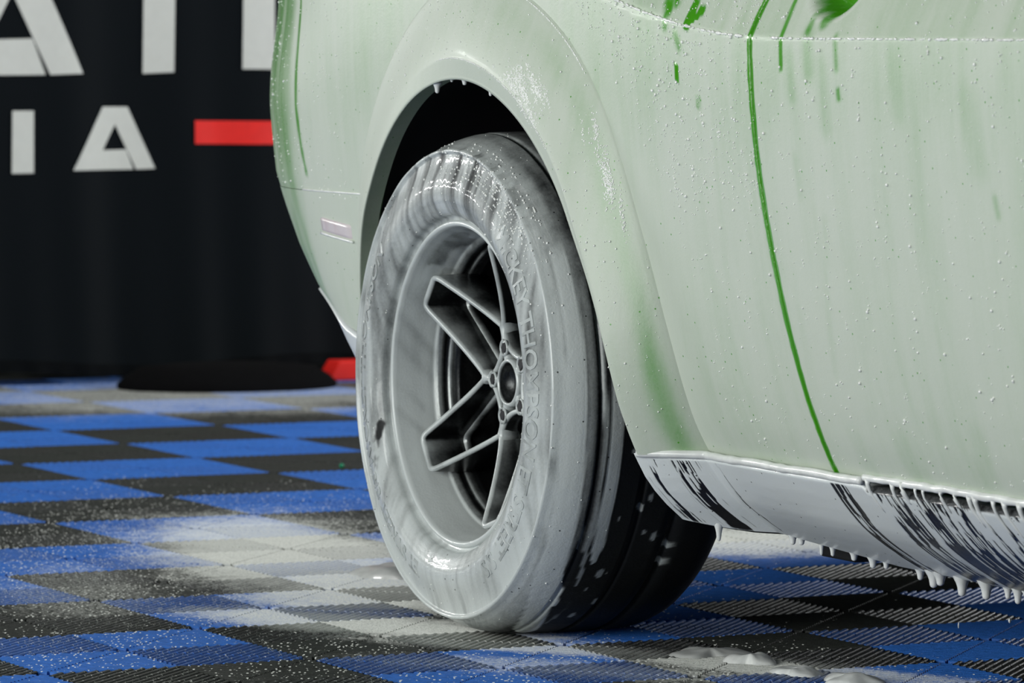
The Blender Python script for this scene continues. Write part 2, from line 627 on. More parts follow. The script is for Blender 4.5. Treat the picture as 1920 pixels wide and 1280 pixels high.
# ---- door
u = np.concatenate([[0, .0006, .0012, .0018, .0026, .004], np.linspace(.006, 1, 330)])
Z, U = np.meshgrid(np.concatenate([[.303, .3045, .306], np.arange(.310, .86, .006), np.arange(.86, .899, .004), np.arange(.90, 1.075, .005)]), u)
S0 = seam_x(Z)+.0030
S = S0+(2.45-S0)*U
P = body(S, Z)
# scooped cup behind the handle
hx, hz = 1.025, .961
e = np.hypot((S-hx)/.078, (Z-hz)/.065)
P[..., 1] += .036*(1-smooth01(.70, 1.0, e))
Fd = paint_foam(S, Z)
Fd = Fd*smooth01(.0012, .0060, (S-S0)+.0015*(vnoise(Z/.012, Z*0+3)-.5))
Fd -= .9*(1-smooth01(.80, .98, e))
Fd += .25*np.exp(-((e-1.04)/.03)**2)
Pin = P[:1]+np.array([0, .022, 0])
P = np.concatenate([Pin, P])
Fd = np.concatenate([Fd[:1]*0, Fd])
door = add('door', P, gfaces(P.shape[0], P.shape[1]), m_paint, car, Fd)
# handle bar across the cup
HP = [(hx-.105+.21*t, YB+.030-.012*math.sin(PI*t), .966+.004*math.sin(PI*t)) for t in np.linspace(0, 1, 24)]
hv, hf = tube(HP, [.008+.006*math.sin(PI*t)**.5 for t in np.linspace(0, 1, 24)], 12)
hv = [(x, y, .968+(z-.968)*1.15) for x, y, z in hv]
add('door_handle', hv, hf, m_paint, door, [.55]*len(hv))['label'] = 'pull handle across a scooped cup'

# dark jamb behind the seam
zz = np.linspace(.30, 1.07, 40)
J = []
for dx in (-.03, .03):
    for z in zz:
        p = body(seam_x(z)+dx, z)
        J.append((p[0], p[1]+.021, p[2]))
add('door_jamb', J, gfaces(2, 40), m_black, car)

# ---- wheel flare
leg_f = np.linspace(.298, ZW, 14)[:-1]
ang = np.radians(np.linspace(0, 180, 200))
leg_r = np.linspace(ZW, .31, 12)[1:]
path = [(1, 0, z-ZW, 0.0) for z in leg_f]+[(math.cos(a), math.sin(a), 0, a) for a in ang]+[(-1, 0, z-ZW, PI) for z in leg_r]
T = np.concatenate([[-.06, -.03], np.linspace(0, 1, 46)])
V, Ff = [], []
for (cx, cz, dz, a) in path:
    zoff = dz
    adeg = math.degrees(a)
    rc = float(sum(np.interp(adeg+d, RC[:, 0], RC[:, 1]) for d in (-8, -4, 0, 4, 8))/5)
    fr = .5+.5*math.cos(a)      # 1 at the front of the wheel, 0 behind it
    fr = float(smooth01(.15, .6, fr))
    for t in T:
        tt = max(t, 0)
        r = RL+(rc-RL)*tt
        x, z = r*cx, ZW+r*cz+zoff
        z = max(z, .298)
        xl, zl = RL*cx, ZW+RL*cz+zoff
        xc, zc_ = rc*cx, ZW+rc*cz+zoff
        yl = float(lipY(zl, xl))
        yb = float(body(xc, zc_)[1])
        g_f = .06-.17*min(tt/.2, 1)+1.11*max((tt-.2)/.8, 0)**1.25
        g_r = float(smooth01(-.15, 1.05, tt)-smooth01(-.15, 1.05, 0))/(1-float(smooth01(-.15, 1.05, 0)))
        g = fr*g_f+(1-fr)*g_r
        if tt > .93:   # foam fillet in the crease
            g = g+(1.0-g)*float(smooth01(.93, 1.0, tt))*.6
        y = yl+(yb-yl)*min(g, 1.02)
        if t < 0:
            y = yl+(.004 if t > -.04 else .030)
            r = RL+(.001 if t > -.04 else .004)
            x, z = r*cx, ZW+r*cz+zoff
        elif tt == 0:
            y = yl+.0012
        if tt >= .999:
            y += .004
        V.append((x, y, z))
        f = .86+.10*(float(vnoise(x/.03, z/.1))-.5)
        # greener band just inside the crease low down at the front, and a thinner top
        adg = adeg if dz >= 0 or fr < .5 else dz*150
        band = math.exp(-((tt-.76)/.16)**2)*fr
        low = float(np.interp(adg, [-12, -6, 6, 14, 25, 45, 70, 100], [.34, .46, .44, .28, .22, .18, .10, 0]))
        f -= band*low
        f -= .07*fr*float(smooth01(.2, .3, tt))
        if t < 0:
            f = .62
        Ff.append(f)
flare = add('wheel_flare', V, gfaces(len(path), len(T)), m_paint, car, Ff)
del T

# ---- rear bumper: below the joint behind the wheel
zb = np.linspace(0, 1, 60)
sb = np.concatenate([np.linspace(-.40, -1.1, 130), np.linspace(-1.1, -1.75, 50)[1:]])
SB, TB = np.meshgrid(sb, zb, indexing='ij')
zled = np.where(SB > -.95, .405+.17*np.clip(-.55-SB, -.2, .5), .473)
ZB = zled+(.6312-zled)*TB
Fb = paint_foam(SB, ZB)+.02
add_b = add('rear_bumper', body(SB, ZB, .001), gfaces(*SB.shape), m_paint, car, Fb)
# black lower valance with a foam covered ledge
TV = np.concatenate([[0, .03, .06, .1], np.linspace(.15, 1, 24)])
SB, TB = np.meshgrid(sb, TV, indexing='ij')
zled = np.where(SB > -.95, .405+.17*np.clip(-.55-SB, -.2, .5), .473)-.003
ZB = zled-(.15)*TB
PV = body(SB, ZB, .006)
PV[:, 0, 1] += .008
Fv = np.clip(.9-TB*1.1+.9*(vnoise(SB/.012, ZB/.05)-.4), 0, 1)
Fv[TB < .07] = 1
add('rear_valance', PV, gfaces(*SB.shape), m_skirt, car, Fv)
# joint line and side marker
smz = [(-.655, .596), (-.515, .582), (-.528, .558), (-.66, .564)]
ms, mz = np.meshgrid(np.linspace(-.655, -.518, 14), np.linspace(-.5, .5, 8), indexing='ij')
zz = np.interp(ms, [-.655, -.518], [.580, .570])+mz*.026
edge = np.maximum(np.abs((ms+.5865)/.0685), np.abs(mz*2))
Pm = body(ms, zz, .0045)
Pm[..., 1] += .006*smooth01(.86, 1.0, edge)
add('side_marker', Pm, gfaces(14, 8), m_marker, add_b, np.clip(.72+.25*smooth01(.7, 1, edge)+.3*(vnoise(ms/.02, zz/.02)-.5), 0, 1.2))['label'] = 'red side marker lens dulled by foam'
bead = [body(s, float(np.interp(s, [-.655, -.518], [.580, .570]))-.0145, .004) for s in np.linspace(-.655, -.518, 12)]
tv_, tf_ = tube([body(q, .6322, .0012) for q in np.linspace(-.72, -.46, 30)], .0016, 6)
add('foam_bead', tv_, tf_, m_foam, add_b)
tv_, tf_ = tube(bead, .0022, 6)
add('foam_bead', tv_, tf_, m_foam, add_b)

# ---- side skirt in black plastic
xs = np.concatenate([np.arange(RL, .56, .0013), np.arange(.56, 1.62, .0032), np.arange(1.62, 2.45, .012)])
tz = np.concatenate([[-.02, 0, .02, .05], np.linspace(.08, 1, 52)])
XS, TT = np.meshgrid(xs, tz, indexing='ij')
ztop = np.where(XS < .955, .2985, .2915)
zbot = np.interp(XS, [.44, .50, .56, .60, .70, .80, 1.1, 2.5], [.205, .190, .186, .182, .174, .166, .163, .160])
ZS = ztop-(ztop-zbot)*np.maximum(TT, 0)
Pb = body(XS, ZS, .012*smooth01(.0, .06, TT)*(1-.6*smooth01(.5, 1., TT)))
# it follows the flare just ahead of the wheel
yl = np.array([lipY(z, RL) for z in ZS.ravel()]).reshape(ZS.shape)
k = smooth01(.0, 1.0, (XS-RL)/(.525-RL))
k = np.where(XS < .525, ((XS-RL)/(.525-RL))**1.3, 1.0)
Pb[..., 1] = yl*(1-k)+Pb[..., 1]*k-.004*(1-k)
Pb[..., 1] += np.where(TT < 0, .030, 0)
D = (np.exp(-((XS-.500)/.012)**2)*.85+.75*smooth01(.855, .872, XS)*(1-smooth01(.90, .915, XS))+.95*smooth01(.962, .972, XS)*(1-smooth01(1.15, 1.25, XS))
     + .45*smooth01(1.15, 1.25, XS)+.9*np.exp(-((XS-.547)/.004)**2)+.55*np.exp(-((XS-.462)/.012)**2)+.12)
UX = np.where(XS < .56, .56-(.56-XS)*2.8, XS)
fine = .52*vnoise(UX/.0032+TT*2.6, ZS/.026)+.30*vnoise(UX/.0068+5, ZS/.05)+.18*vnoise(UX/.02+2, ZS/.05)
runs = smooth01(.56, .72, vnoise(UX/.0135+31, ZS*0+.5))     # clean foam runs between the streaks
lowz = smooth01(.05, .95, TT)
thr = .20+.42*np.clip(D, 0, 1)*(.62+.50*lowz)*(1-.75*runs)
Fs = 1.0-.95*smooth01(thr+.04, thr-.04, fine)*np.clip(D*1.6, 0, 1)
Fs -= .30*np.clip(D, 0, 1)*(1-runs)*vnoise(XS/.01+3, ZS/.08)
Fs = np.where(TT < .055, np.where(XS < .955, 1.1, .25), Fs)
Fs = Fs+.5*smooth01(.95, 1.0, TT)
Fs = np.clip(Fs, 0, 1.15)
Pb[..., 1] -= .0018*Fs
skirt = add('side_skirt', Pb, gfaces(*XS.shape), m_skirt, car, Fs)
# rolled under edge
UE = np.stack([Pb[:, -1], Pb[:, -1]+np.array([0, .012, -.003]), Pb[:, -1]+np.array([0, .05, .01]), Pb[:, -1]+np.array([0, .12, .03])], 1)
add('under_edge', UE, gfaces(len(xs), 4), m_black, skirt)
# bead of foam on the ledge over the skirt
bx = np.arange(RL+.009, .962, .004)
bp_ = []
for x in bx:
    kk = min(max((x-RL)/(.525-RL), 0), 1)**1.3 if x < .525 else 1
    yb = float(lipY(.300, RL))*(1-kk)+(float(body(x, .300)[1])-.006)*kk
    bp_.append((x, yb-.004-.0045*(1-kk), .2995+.0006*math.sin(x*40)))
tv_, tf_ = tube(bp_, [.0052+.0012*float(vnoise(x/.02, .3)) for x in bx], 8)
add('foam_bead', tv_, tf_, m_foam, skirt)['label'] = 'bead of foam lying along the ledge'
bx = np.arange(.958, 2.44, .004)
bp_ = [body(x, .3035+.0025*float(vnoise(x/.03, 7.)), .0035) for x in bx]
tv_, tf_ = tube(bp_, [.0042+.0024*float(vnoise(x/.018, 1.7)) for x in bx], 8)
add('foam_bead', tv_, tf_, m_foam, door)['label'] = 'foam gathered along the bottom edge'
for i, x in enumerate([.968, 1.031, 1.060, 1.091, 1.110, 1.156, 1.192, 1.225, 1.238, 1.281, 1.308, 1.345, 1.40, 1.47]):
    w_ = .0018+.0022*rng.random()
    ln = .020+.05*rng.random()
    pts = [body(x+.001*k_, .303-ln*k_/6, .0045+.0085*min(k_/1.5, 1)) for k_ in range(7)]
    tv_, tf_ = tube(pts, [w_*q for q in (1.7, 1.0, .85, .9, .8, .6, .2)], 8)
    add('foam_string', tv_, tf_, m_foam, skirt)


def drip_mesh(L, r):
    prof = [(0, r*1.5), (.15, r*1.30), (.35, r*.95), (.55, r*.74), (.72, r*.66), (.85, r*.60), (.94, r*.44), (.985, r*.22), (1, .0003)]
    V, F = [], []
    n = 10
    for t, rr in prof:
        for k_ in range(n):
            a = 2*PI*k_/n
            V.append((rr*math.cos(a), rr*math.sin(a), -L*t))
    for i in range(len(prof)-1):
        for k_ in range(n):
            F.append((i*n+k_, i*n+(k_+1) % n, (i+1)*n+(k_+1) % n, (i+1)*n+k_))
    F.append(tuple((len(prof)-1)*n+k_ for k_ in range(n)))
    return V, F


dv, df = drip_mesh(1, 1)
drip_me = None
drips = [(.476, .020, .005), (.553, .011, .006), (.574, .008, .006), (.618, .014, .0035), (.643, .011, .0045), (.690, .009, .006), (.733, .012, .0065), (.760, .008, .005),
         (.842, .012, .0060), (.872, .019, .0085), (.893, .014, .008), (.946, .022, .0085), (1.005, .020, .0085), (1.06, .013, .0055), (1.082, .017, .0065), (1.105, .014, .006), (1.15, .016, .007), (1.2, .014, .006), (1.26, .016, .007), (1.33, .014, .006)]
for x, L, r in drips:
    i = int(np.argmin(abs(xs-x)))
    p = Pb[i, -1]
    if drip_me is None:
        o = add('foam_drip', dv, df, m_foam, skirt)
        drip_me = o.data
    else:
        o = bpy.data.objects.new('foam_drip', drip_me)
        COL.objects.link(o)
        o.parent = skirt
    o.location = (p[0], p[1]+.006, p[2]+.004)
    o.scale = (r*1.05, r*1.05, L+.006)
for a, L, r in [(101, .016, .0085), (88, .011, .008), (76, .013, .006), (94, .006, .005), (68, .006, .005)]:
    x, z = (RL+.001)*math.cos(math.radians(a)), ZW+(RL+.001)*math.sin(math.radians(a))
    o = bpy.data.objects.new('foam_drip', drip_me)
    COL.objects.link(o)
    o.parent = flare
    o.location = (x, float(lipY(z, x))+.010, z+.002)
    o.scale = (r*.6, r*.6, L)

# underbody: floor pan, brackets, liner of the wheel house, deck and far side
add('floor_pan', *boxVF(-.85, 2.4, .46, 1.62, .24, .28), m_black, car, smooth=False)
sill_in = []
zi = np.array([.20, .24, .29])
add('inner_sill', *boxVF(.50, 2.4, .33, .46, .19, .30), m_black, car, smooth=False)
for x0, x1, y in ((.50, .60, .335), (.735, .815, .345), (1.03, 1.06, .345)):
    bevel(add('jack_point', *boxVF(x0, x1, y, y+.05, .150, .195), m_black, car, smooth=False), .004)
a = np.radians(np.linspace(-8, 192, 70))
ys = np.array([.035, .10, .2, .3, .42, .50])
V = []
for t in a:
    for y in ys:
        r = .462
        V.append((r*math.cos(t), y+max(0, .05-.05*math.sin(max(t, 0)))*(y < .05), ZW+r*math.sin(t)))
add('wheel_liner', V, gfaces(len(a), len(ys)), m_black, car)
V = [(0, .50, ZW-.05)]+[(.47*math.cos(t), .50, max(ZW+.47*math.sin(t), ZW-.12)) for t in np.linspace(0, 2*PI, 48, endpoint=False)]
add('wheel_house_wall', V, [(0, 1+i, 1+(i+1) % 48) for i in range(48)], m_black, car)
sd = np.linspace(2.45, -1.45, 50)
prof = [(1.07, 0), (1.085, .06), (1.10, .25), (1.11, .8)]
V = []
for s in sd:
    p = body(s, 1.07)
    y0 = min(p[1], .9)
    for z, dy in prof:
        V.append((p[0], y0+(.93-y0)*dy/.8, z))
    for z, dy in prof[::-1][1:]:
        V.append((p[0], 1.86-y0-(.93-y0)*dy/.8, z))
    for z in (.8, .5, .30):
        V.append((p[0], 1.86-min(float(body(s, z)[1]), .92), z))
add('body_shell', V, gfaces(len(sd), 10), m_green, car)

# ---------------------------------------------------------------- wheel and tire
wc = Vector((0, 0, ZW))
prof = [(.2325, .018), (.2365, .012), (.2405, .0095), (.2440, .0085), (.2455, .0055), (.2475, -.0015), (.2525, -.0065), (.2600, -.0105), (.2670, -.0135), (.2690, -.0148), (.2750, -.0160), (.2830, -.0163), (.2900, -.0156), (.2960, -.0143), (.3020, -.0125), (.3085, -.0100),
        (.3150, -.0075), (.3220, -.0050), (.3290, -.0030), (.3345, -.0016), (.3375, -.0010), (.3385, -.0042), (.3400, -.0052), (.3425, -.0050), (.3440, -.0030), (.3445, .0020), (.3480, .0080), (.3540, .0190), (.3590, .0310), (.3630, .0440), (.3650, .0520),
        (.3655, .0555), (.3595, .0570), (.3595, .0600), (.3660, .0615), (.3672, .0680), (.3680, .0800), (.3686, .0960), (.3690, .1150), (.3692, .1290), (.3620, .1305), (.3620, .1385), (.3692, .1400), (.3694, .1560), (.3694, .1760), (.3692, .1880), (.3620, .1895), (.3620, .1975), (.3690, .1990),
        (.3685, .2200), (.3675, .2500), (.3640, .2640), (.3580, .2780), (.3480, .2900), (.3300, .2990), (.3000, .3060), (.2700, .3040), (.2400, .2850)]
# finer along the profile
pr = [prof[0]]
for a_, b_ in zip(prof[:-1], prof[1:]):
    L = math.hypot(b_[0]-a_[0], b_[1]-a_[1])
    n = max(1, int(L/.0035)) if a_[1] < .16 else 1
    for q in range(1, n+1):
        pr.append((a_[0]+(b_[0]-a_[0])*q/n, a_[1]+(b_[1]-a_[1])*q/n))
pr = np.array(pr)
NT = 760
th = np.linspace(0, 2*PI, NT, endpoint=False)
TH, R_ = np.meshgrid(th, pr[:, 0], indexing='ij')
_, Y_ = np.meshgrid(th, pr[:, 1], indexing='ij')
_, I_ = np.meshgrid(th, np.arange(len(pr)), indexing='ij')
X_ = R_*np.cos(TH)
Z_ = ZW+R_*np.sin(TH)
THd = (np.degrees(TH)+180) % 360-180
side = (pr[:, 1] < .0025)[None, :] & np.ones_like(TH, bool)
# foam on the sidewall: runs of foam hanging down, thinner at the top where the rubber shows through
sw = .62+.40*(vnoise(X_/.010, Z_/.16)-.5)+.22*(vnoise(X_/.026+3, Z_/.07)-.5)
sw -= .16*smooth01(.58, .69, Z_)*smooth01(.46, .62, vnoise(X_/.009+8, Z_/.20))*1.6
sw += .22*smooth01(.30, .10, Z_)+.16*(vnoise(X_/.0045+17, Z_/.03)-.5)+.22*(vnoise(X_/.05+40, Z_/.045+3)-.5)
sw -= .16*smooth01(.26, .30, R_)*smooth01(.34, .32, R_)*smooth01(-.10, .12, X_)*smooth01(.30, .42, Z_)*smooth01(.60, .5, Z_)
sw += .25*smooth01(.3365, .339, R_)
sw -= .7*stroke(X_, Z_, [(-.243, .292), (-.244, .276)], .006, .5)*(X_ < -.2)
sw -= .45*stroke(X_, Z_, [(-.244, .27), (-.238, .20)], .005, .9)*smooth01(.4, .6, vnoise(X_/.006, Z_/.01))
# foam on the tread: a grey film near the shoulder, running into fingers lower down the front
tr = 1.0-smooth01(.018, .062, Y_)
tr = tr*.62
up_ = smooth01(35, 75, THd)*smooth01(150, 110, THd)
tr = np.maximum(tr, (.55-.35*smooth01(.02, .12, Y_))*up_*smooth01(.16, .06, Y_))
fr_ = smooth01(-70, -50, THd)*smooth01(60, 20, THd)
tr = np.maximum(tr, .34*fr_*smooth01(.065, .045, Y_))
tr = tr+.18*(vnoise(THd/7., Y_/.009)-.5)*(tr > .03)


def finger(pts, w, lead=6):
    ts = np.array([p[0] for p in pts])
    ys_ = np.array([p[1] for p in pts])
    o_ = np.argsort(ts)
    yc_ = np.interp(THd, ts[o_], ys_[o_])
    inr = (THd > ts.min()) & (THd < ts.max())
    tip = np.clip((THd-ts.min())/lead, 0, 1)
    ww = w*np.sqrt(np.clip(tip, 0, 1))
    return inr*smooth01(ts.max(), ts.max()-14, THd)*(1-smooth01(ww*.75, ww*1.15+1e-6, abs(Y_-yc_)))


fing = np.maximum.reduce([
    .95*finger([(45, .022), (0, .026), (-40, .034), (-64, .062)], .012),
    .95*finger([(25, .020), (-40, .036), (-57, .068)], .0085),
    .90*finger([(20, .010), (-50, .034), (-78, .075)], .020, 4),
    .85*finger([(20, .084), (-8, .083), (-27, .084), (-41, .089)], .0105),
    .55*finger([(30, .058), (-8, .066), (-35, .070), (-50, .083)], .0040),
    .70*finger([(0, .135), (-8, .140), (-18, .146)], .0045),
    .50*finger([(-20, .052), (-30, .056), (-37, .060)], .004),
    .35*finger([(-52, .092), (-62, .087), (-70, .080)], .0035)])
tr = np.maximum(tr, fing)
# flecks thrown on the dark tread
for _ in range(34):
    a0, y0, w0 = rng.uniform(-62, 25), rng.uniform(.085, .27), rng.uniform(.0012, .0045)
    e_ = np.hypot((THd-a0)*PI/180*.368/1.6, Y_-y0)
    tr = np.maximum(tr, .55*(1-smooth01(w0*.7, w0*1.2, e_)))
for a0, y0, w0 in [(-44, .108, .011), (-55, .128, .010), (-33, .171, .009), (-62, .110, .010), (-41, .20, .008)]:
    e_ = np.hypot((THd-a0)*PI/180*.368/1.9, Y_-y0)
    tr = np.maximum(tr, .60*(1-smooth01(w0*.4, w0*.62, e_)))
bl = smooth01(.0020, .012, Y_)
FT = np.where(R_ < .3445, sw, sw*(1-bl)+np.maximum(tr, 0)*bl)
FT = np.where(I_ < 3, .85, FT)
FT = np.where(Y_ > .262, 0.0, FT)
# relief of the foam, and the flat where the tire stands on the floor
relief = .0016*np.clip(FT, 0, 1)
Yo = Y_-np.where(Y_ < .0, relief, 0)
Rr = R_+np.where(Y_ > .0, relief*.8, 0)
X_ = Rr*np.cos(TH)
Z_ = np.maximum(ZW+Rr*np.sin(TH), .0015)
tire = add('tire', np.stack([X_, Yo, Z_], -1), gfaces(NT, len(pr), None, True), m_tire, car, np.clip(FT, 0, 1.1))
tire['label'] = 'wide drag radial with foam sliding off its tread'


# raised lettering on the sidewall
def lettering(text, centre_deg, r0, h, spacing=1.0):
    cu = bpy.data.curves.new('letters', 'FONT')
    cu.body = text
    cu.size = h/.70
    cu.space_character = spacing
    cu.align_x = 'CENTER'
    cu.extrude = .0011
    cu.resolution_u = 3
    cu.offset = .0005
    ob = bpy.data.objects.new('letters', cu)
    COL.objects.link(ob)
    dg = bpy.context.evaluated_depsgraph_get()
    me = bpy.data.meshes.new_from_object(ob.evaluated_get(dg))
    bpy.data.objects.remove(ob)
    V = np.array([v.co[:] for v in me.vertices])
    F = [tuple(p.vertices) for p in me.polygons]
    bpy.data.meshes.remove(me)
    aa = math.radians(centre_deg)-V[:, 0]/(r0+h*.5)
    rr = r0+V[:, 1]
    o_ = np.argsort(pr[:len(pr)//2, 0])
    n_half = int(np.argmax(pr[:, 1] > .004)) if True else 0
    sel_ = (pr[:, 0] > .25) & (pr[:, 0] < .336) & (pr[:, 1] < .0)
    yy = np.interp(rr, pr[sel_, 0], pr[sel_, 1])-.0012-V[:, 2]*1.0
    Vn = np.stack([rr*np.cos(aa), yy, ZW+rr*np.sin(aa)], -1)
    nz_ = vnoise(Vn[:, 0]/.01, Vn[:, 2]/.03)
    add('lettering', Vn, F, m_tire, tire, np.clip(.72+.4*(nz_-.5), 0, 1), smooth=False)


lettering('MICKEY THOMPSON', 17, .282, .027, 1.0)
lettering('ET STREET S/S', -41, .282, .025, 1.0)
lettering('MICKEY THOMPSON', 174, .282, .027, 1.0)
lettering('ET STREET S/S', 232, .282, .025, 1.0)

# rim barrel
prof = [(.2405, .0140), (.2400, .0085), (.2375, .0050), (.2335, .0045), (.2310, .0075), (.2300, .013), (.2285, .020), (.2255, .034), (.2225, .050), (.2200, .062), (.2190, .070), (.2130, .0715), (.2120, .078), (.2120, .088), (.2075, .089), (.2065, .094), (.2065, .102), (.2030, .103), (.2030, .120), (.2000, .150), (.1990, .215), (.2050, .24), (.23, .27)]
pr2 = []
for a_, b_ in zip(prof[:-1], prof[1:]):
    n = max(1, int(math.hypot(b_[0]-a_[0], b_[1]-a_[1])/.004))
    for q in range(n):
        pr2.append((a_[0]+(b_[0]-a_[0])*q/n, a_[1]+(b_[1]-a_[1])*q/n))
pr2.append(prof[-1])
pr2 = np.array(pr2)
th = np.linspace(0, 2*PI, 360, endpoint=False)
TH, RR = np.meshgrid(th, pr2[:, 0], indexing='ij')
_, YY = np.meshgrid(th, pr2[:, 1], indexing='ij')
XX, ZZ = RR*np.cos(TH), RR*np.sin(TH)
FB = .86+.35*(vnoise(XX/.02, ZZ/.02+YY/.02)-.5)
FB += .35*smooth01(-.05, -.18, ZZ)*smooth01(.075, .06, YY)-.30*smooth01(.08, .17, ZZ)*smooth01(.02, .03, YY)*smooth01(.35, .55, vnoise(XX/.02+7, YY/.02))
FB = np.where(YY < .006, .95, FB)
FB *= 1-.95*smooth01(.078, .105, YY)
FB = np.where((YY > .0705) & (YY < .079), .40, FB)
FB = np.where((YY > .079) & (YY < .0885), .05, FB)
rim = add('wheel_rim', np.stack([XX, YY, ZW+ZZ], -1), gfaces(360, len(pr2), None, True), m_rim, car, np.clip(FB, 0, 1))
rim['label'] = 'deep dark wheel rim with five open spokes'

# spokes: each an open U of two rails joined at the rim, walls standing deep behind the face


def spoke_mesh():
    r_n, r_t = .083, .2075
    h_n, h_t = math.radians(36), math.radians(8.3)
    A = np.array([r_n*math.cos(h_n), r_n*math.sin(h_n)])
    Bp = np.array([r_t*math.cos(h_t), r_t*math.sin(h_t)])
    pts = []
    for t in np.linspace(0, 1, 14):
        pts.append(A+(Bp-A)*t)
    # rounded outer corner
    out = pts[:-2]
    c0, c1, c2 = pts[-2], np.array([r_t+.001, Bp[1]]), np.array([r_t+.002, Bp[1]-.011])
    for t in np.linspace(0, 1, 6):
        out.append(c0*(1-t)**2+2*c1*t*(1-t)+c2*t*t)
    for t in np.linspace(.25, 1, 4):
        out.append(c2*(1-t)+np.array([r_t+.002, 0])*t)
    half = np.array(out)
    full = np.concatenate([half, half[::-1][1:]*np.array([1, -1])])
    # rounded inner end of the pocket, bulging towards the hub
    inner = []
    for t in np.linspace(-1, 1, 15)[1:]:
        inner.append((.083*math.cos(h_n)-.022*(1-abs(t)**2.4), .049*math.copysign(abs(t)**1.0, t)))
    full = np.concatenate([full, np.array(inner)])
    n = len(full)
    tg = np.gradient(full, axis=0)
    tg /= np.linalg.norm(tg, axis=1)[:, None]
    nm_ = np.stack([-tg[:, 1], tg[:, 0]], -1)
    V, Fm = [], []
    ATT = []
    for i in range(n):
        r = math.hypot(*full[i])
        q = min(max((r-r_n)/(r_t-r_n), 0), 1)
        yf = .088-.055*q**1.15
        dp = .030+.052*q
        w = .0036+.0006*q
        ring = [(-w, .0030), (-w+.0014, .0004), (0, 0), (w-.0014, .0004), (w, .0030), (w*1.05, .0065), (w*1.5, dp*.55), (w*2.0, dp), (-w*2.0, dp), (-w*1.5, dp*.55), (-w*1.05, .0065)]
        for k_, (o_, d_) in enumerate(ring):
            p_ = full[i]+nm_[i]*o_
            V.append((p_[0], yf+d_, p_[1]))
            ATT.append((.80, 0, 0) if k_ < 5 else (-1 if k_ in (5, 10) else (-2 if k_ in (6, 9) else .04), (1 if k_ in (5, 6, 7) else -1)*nm_[i][0], (1 if k_ in (5, 6, 7) else -1)*nm_[i][1]))
        m_ = len(ring)
    for i in range(n-1):
        for k_ in range(m_):
            k2 = (k_+1) % m_
            Fm.append((i*m_+k_, i*m_+k2, (i+1)*m_+k2, (i+1)*m_+k_))
    # inner ledge low in the pocket
    b0 = len(V)
    led = half[:-1]*np.array([.93, .72])+np.array([.006, 0])
    led = np.concatenate([led, led[::-1]*np.array([1, -1])])
    for i in range(len(led)):
        r = math.hypot(*led[i])
        q = min(max((r-r_n)/(r_t-r_n), 0), 1)
        yb = .088-.055*q+.030+.034*q
        out_ = led[i]*np.array([1.02, 1.38])
        V.append((led[i][0], yb, led[i][1]))
        V.append((led[i][0], yb+.012, led[i][1]))
        V.append((out_[0], yb+.004, out_[1]))
        ATT += [(.5, 0, 0), (.1, 0, 0), (.3, 0, 0)]
    L_ = len(led)
    for i in range(L_-1):
        a0 = b0+i*3
        Fm.append((a0, a0+1, a0+4, a0+3))
        Fm.append((a0, a0+3, a0+5, a0+2))
    return V, Fm, ATT


sv, sf, satt = spoke_mesh()
sv = np.array(sv)
for k_, adeg in enumerate((70, 142, 214, 286, 358)):
    a_ = math.radians(adeg)
    R = np.stack([sv[:, 0]*math.cos(a_)-sv[:, 2]*math.sin(a_), sv[:, 1], ZW+sv[:, 0]*math.sin(a_)+sv[:, 2]*math.cos(a_)], -1)
    sa_ = np.array(satt)
    nz_ = sa_[:, 1]*math.sin(a_)+sa_[:, 2]*math.cos(a_)       # how far each wall looks up: foam stays on those
    att = np.where(sa_[:, 0] < -1.5, .03+.16*smooth01(-.1, .65, nz_), np.where(sa_[:, 0] < 0, .05+.50*smooth01(-.15, .65, nz_), sa_[:, 0]))
    att = att+.30*(vnoise(R[:, 0]/.02, R[:, 2]/.02)-.5)
    add('spoke', R, sf, m_rim, rim, np.clip(att, 0, 1))
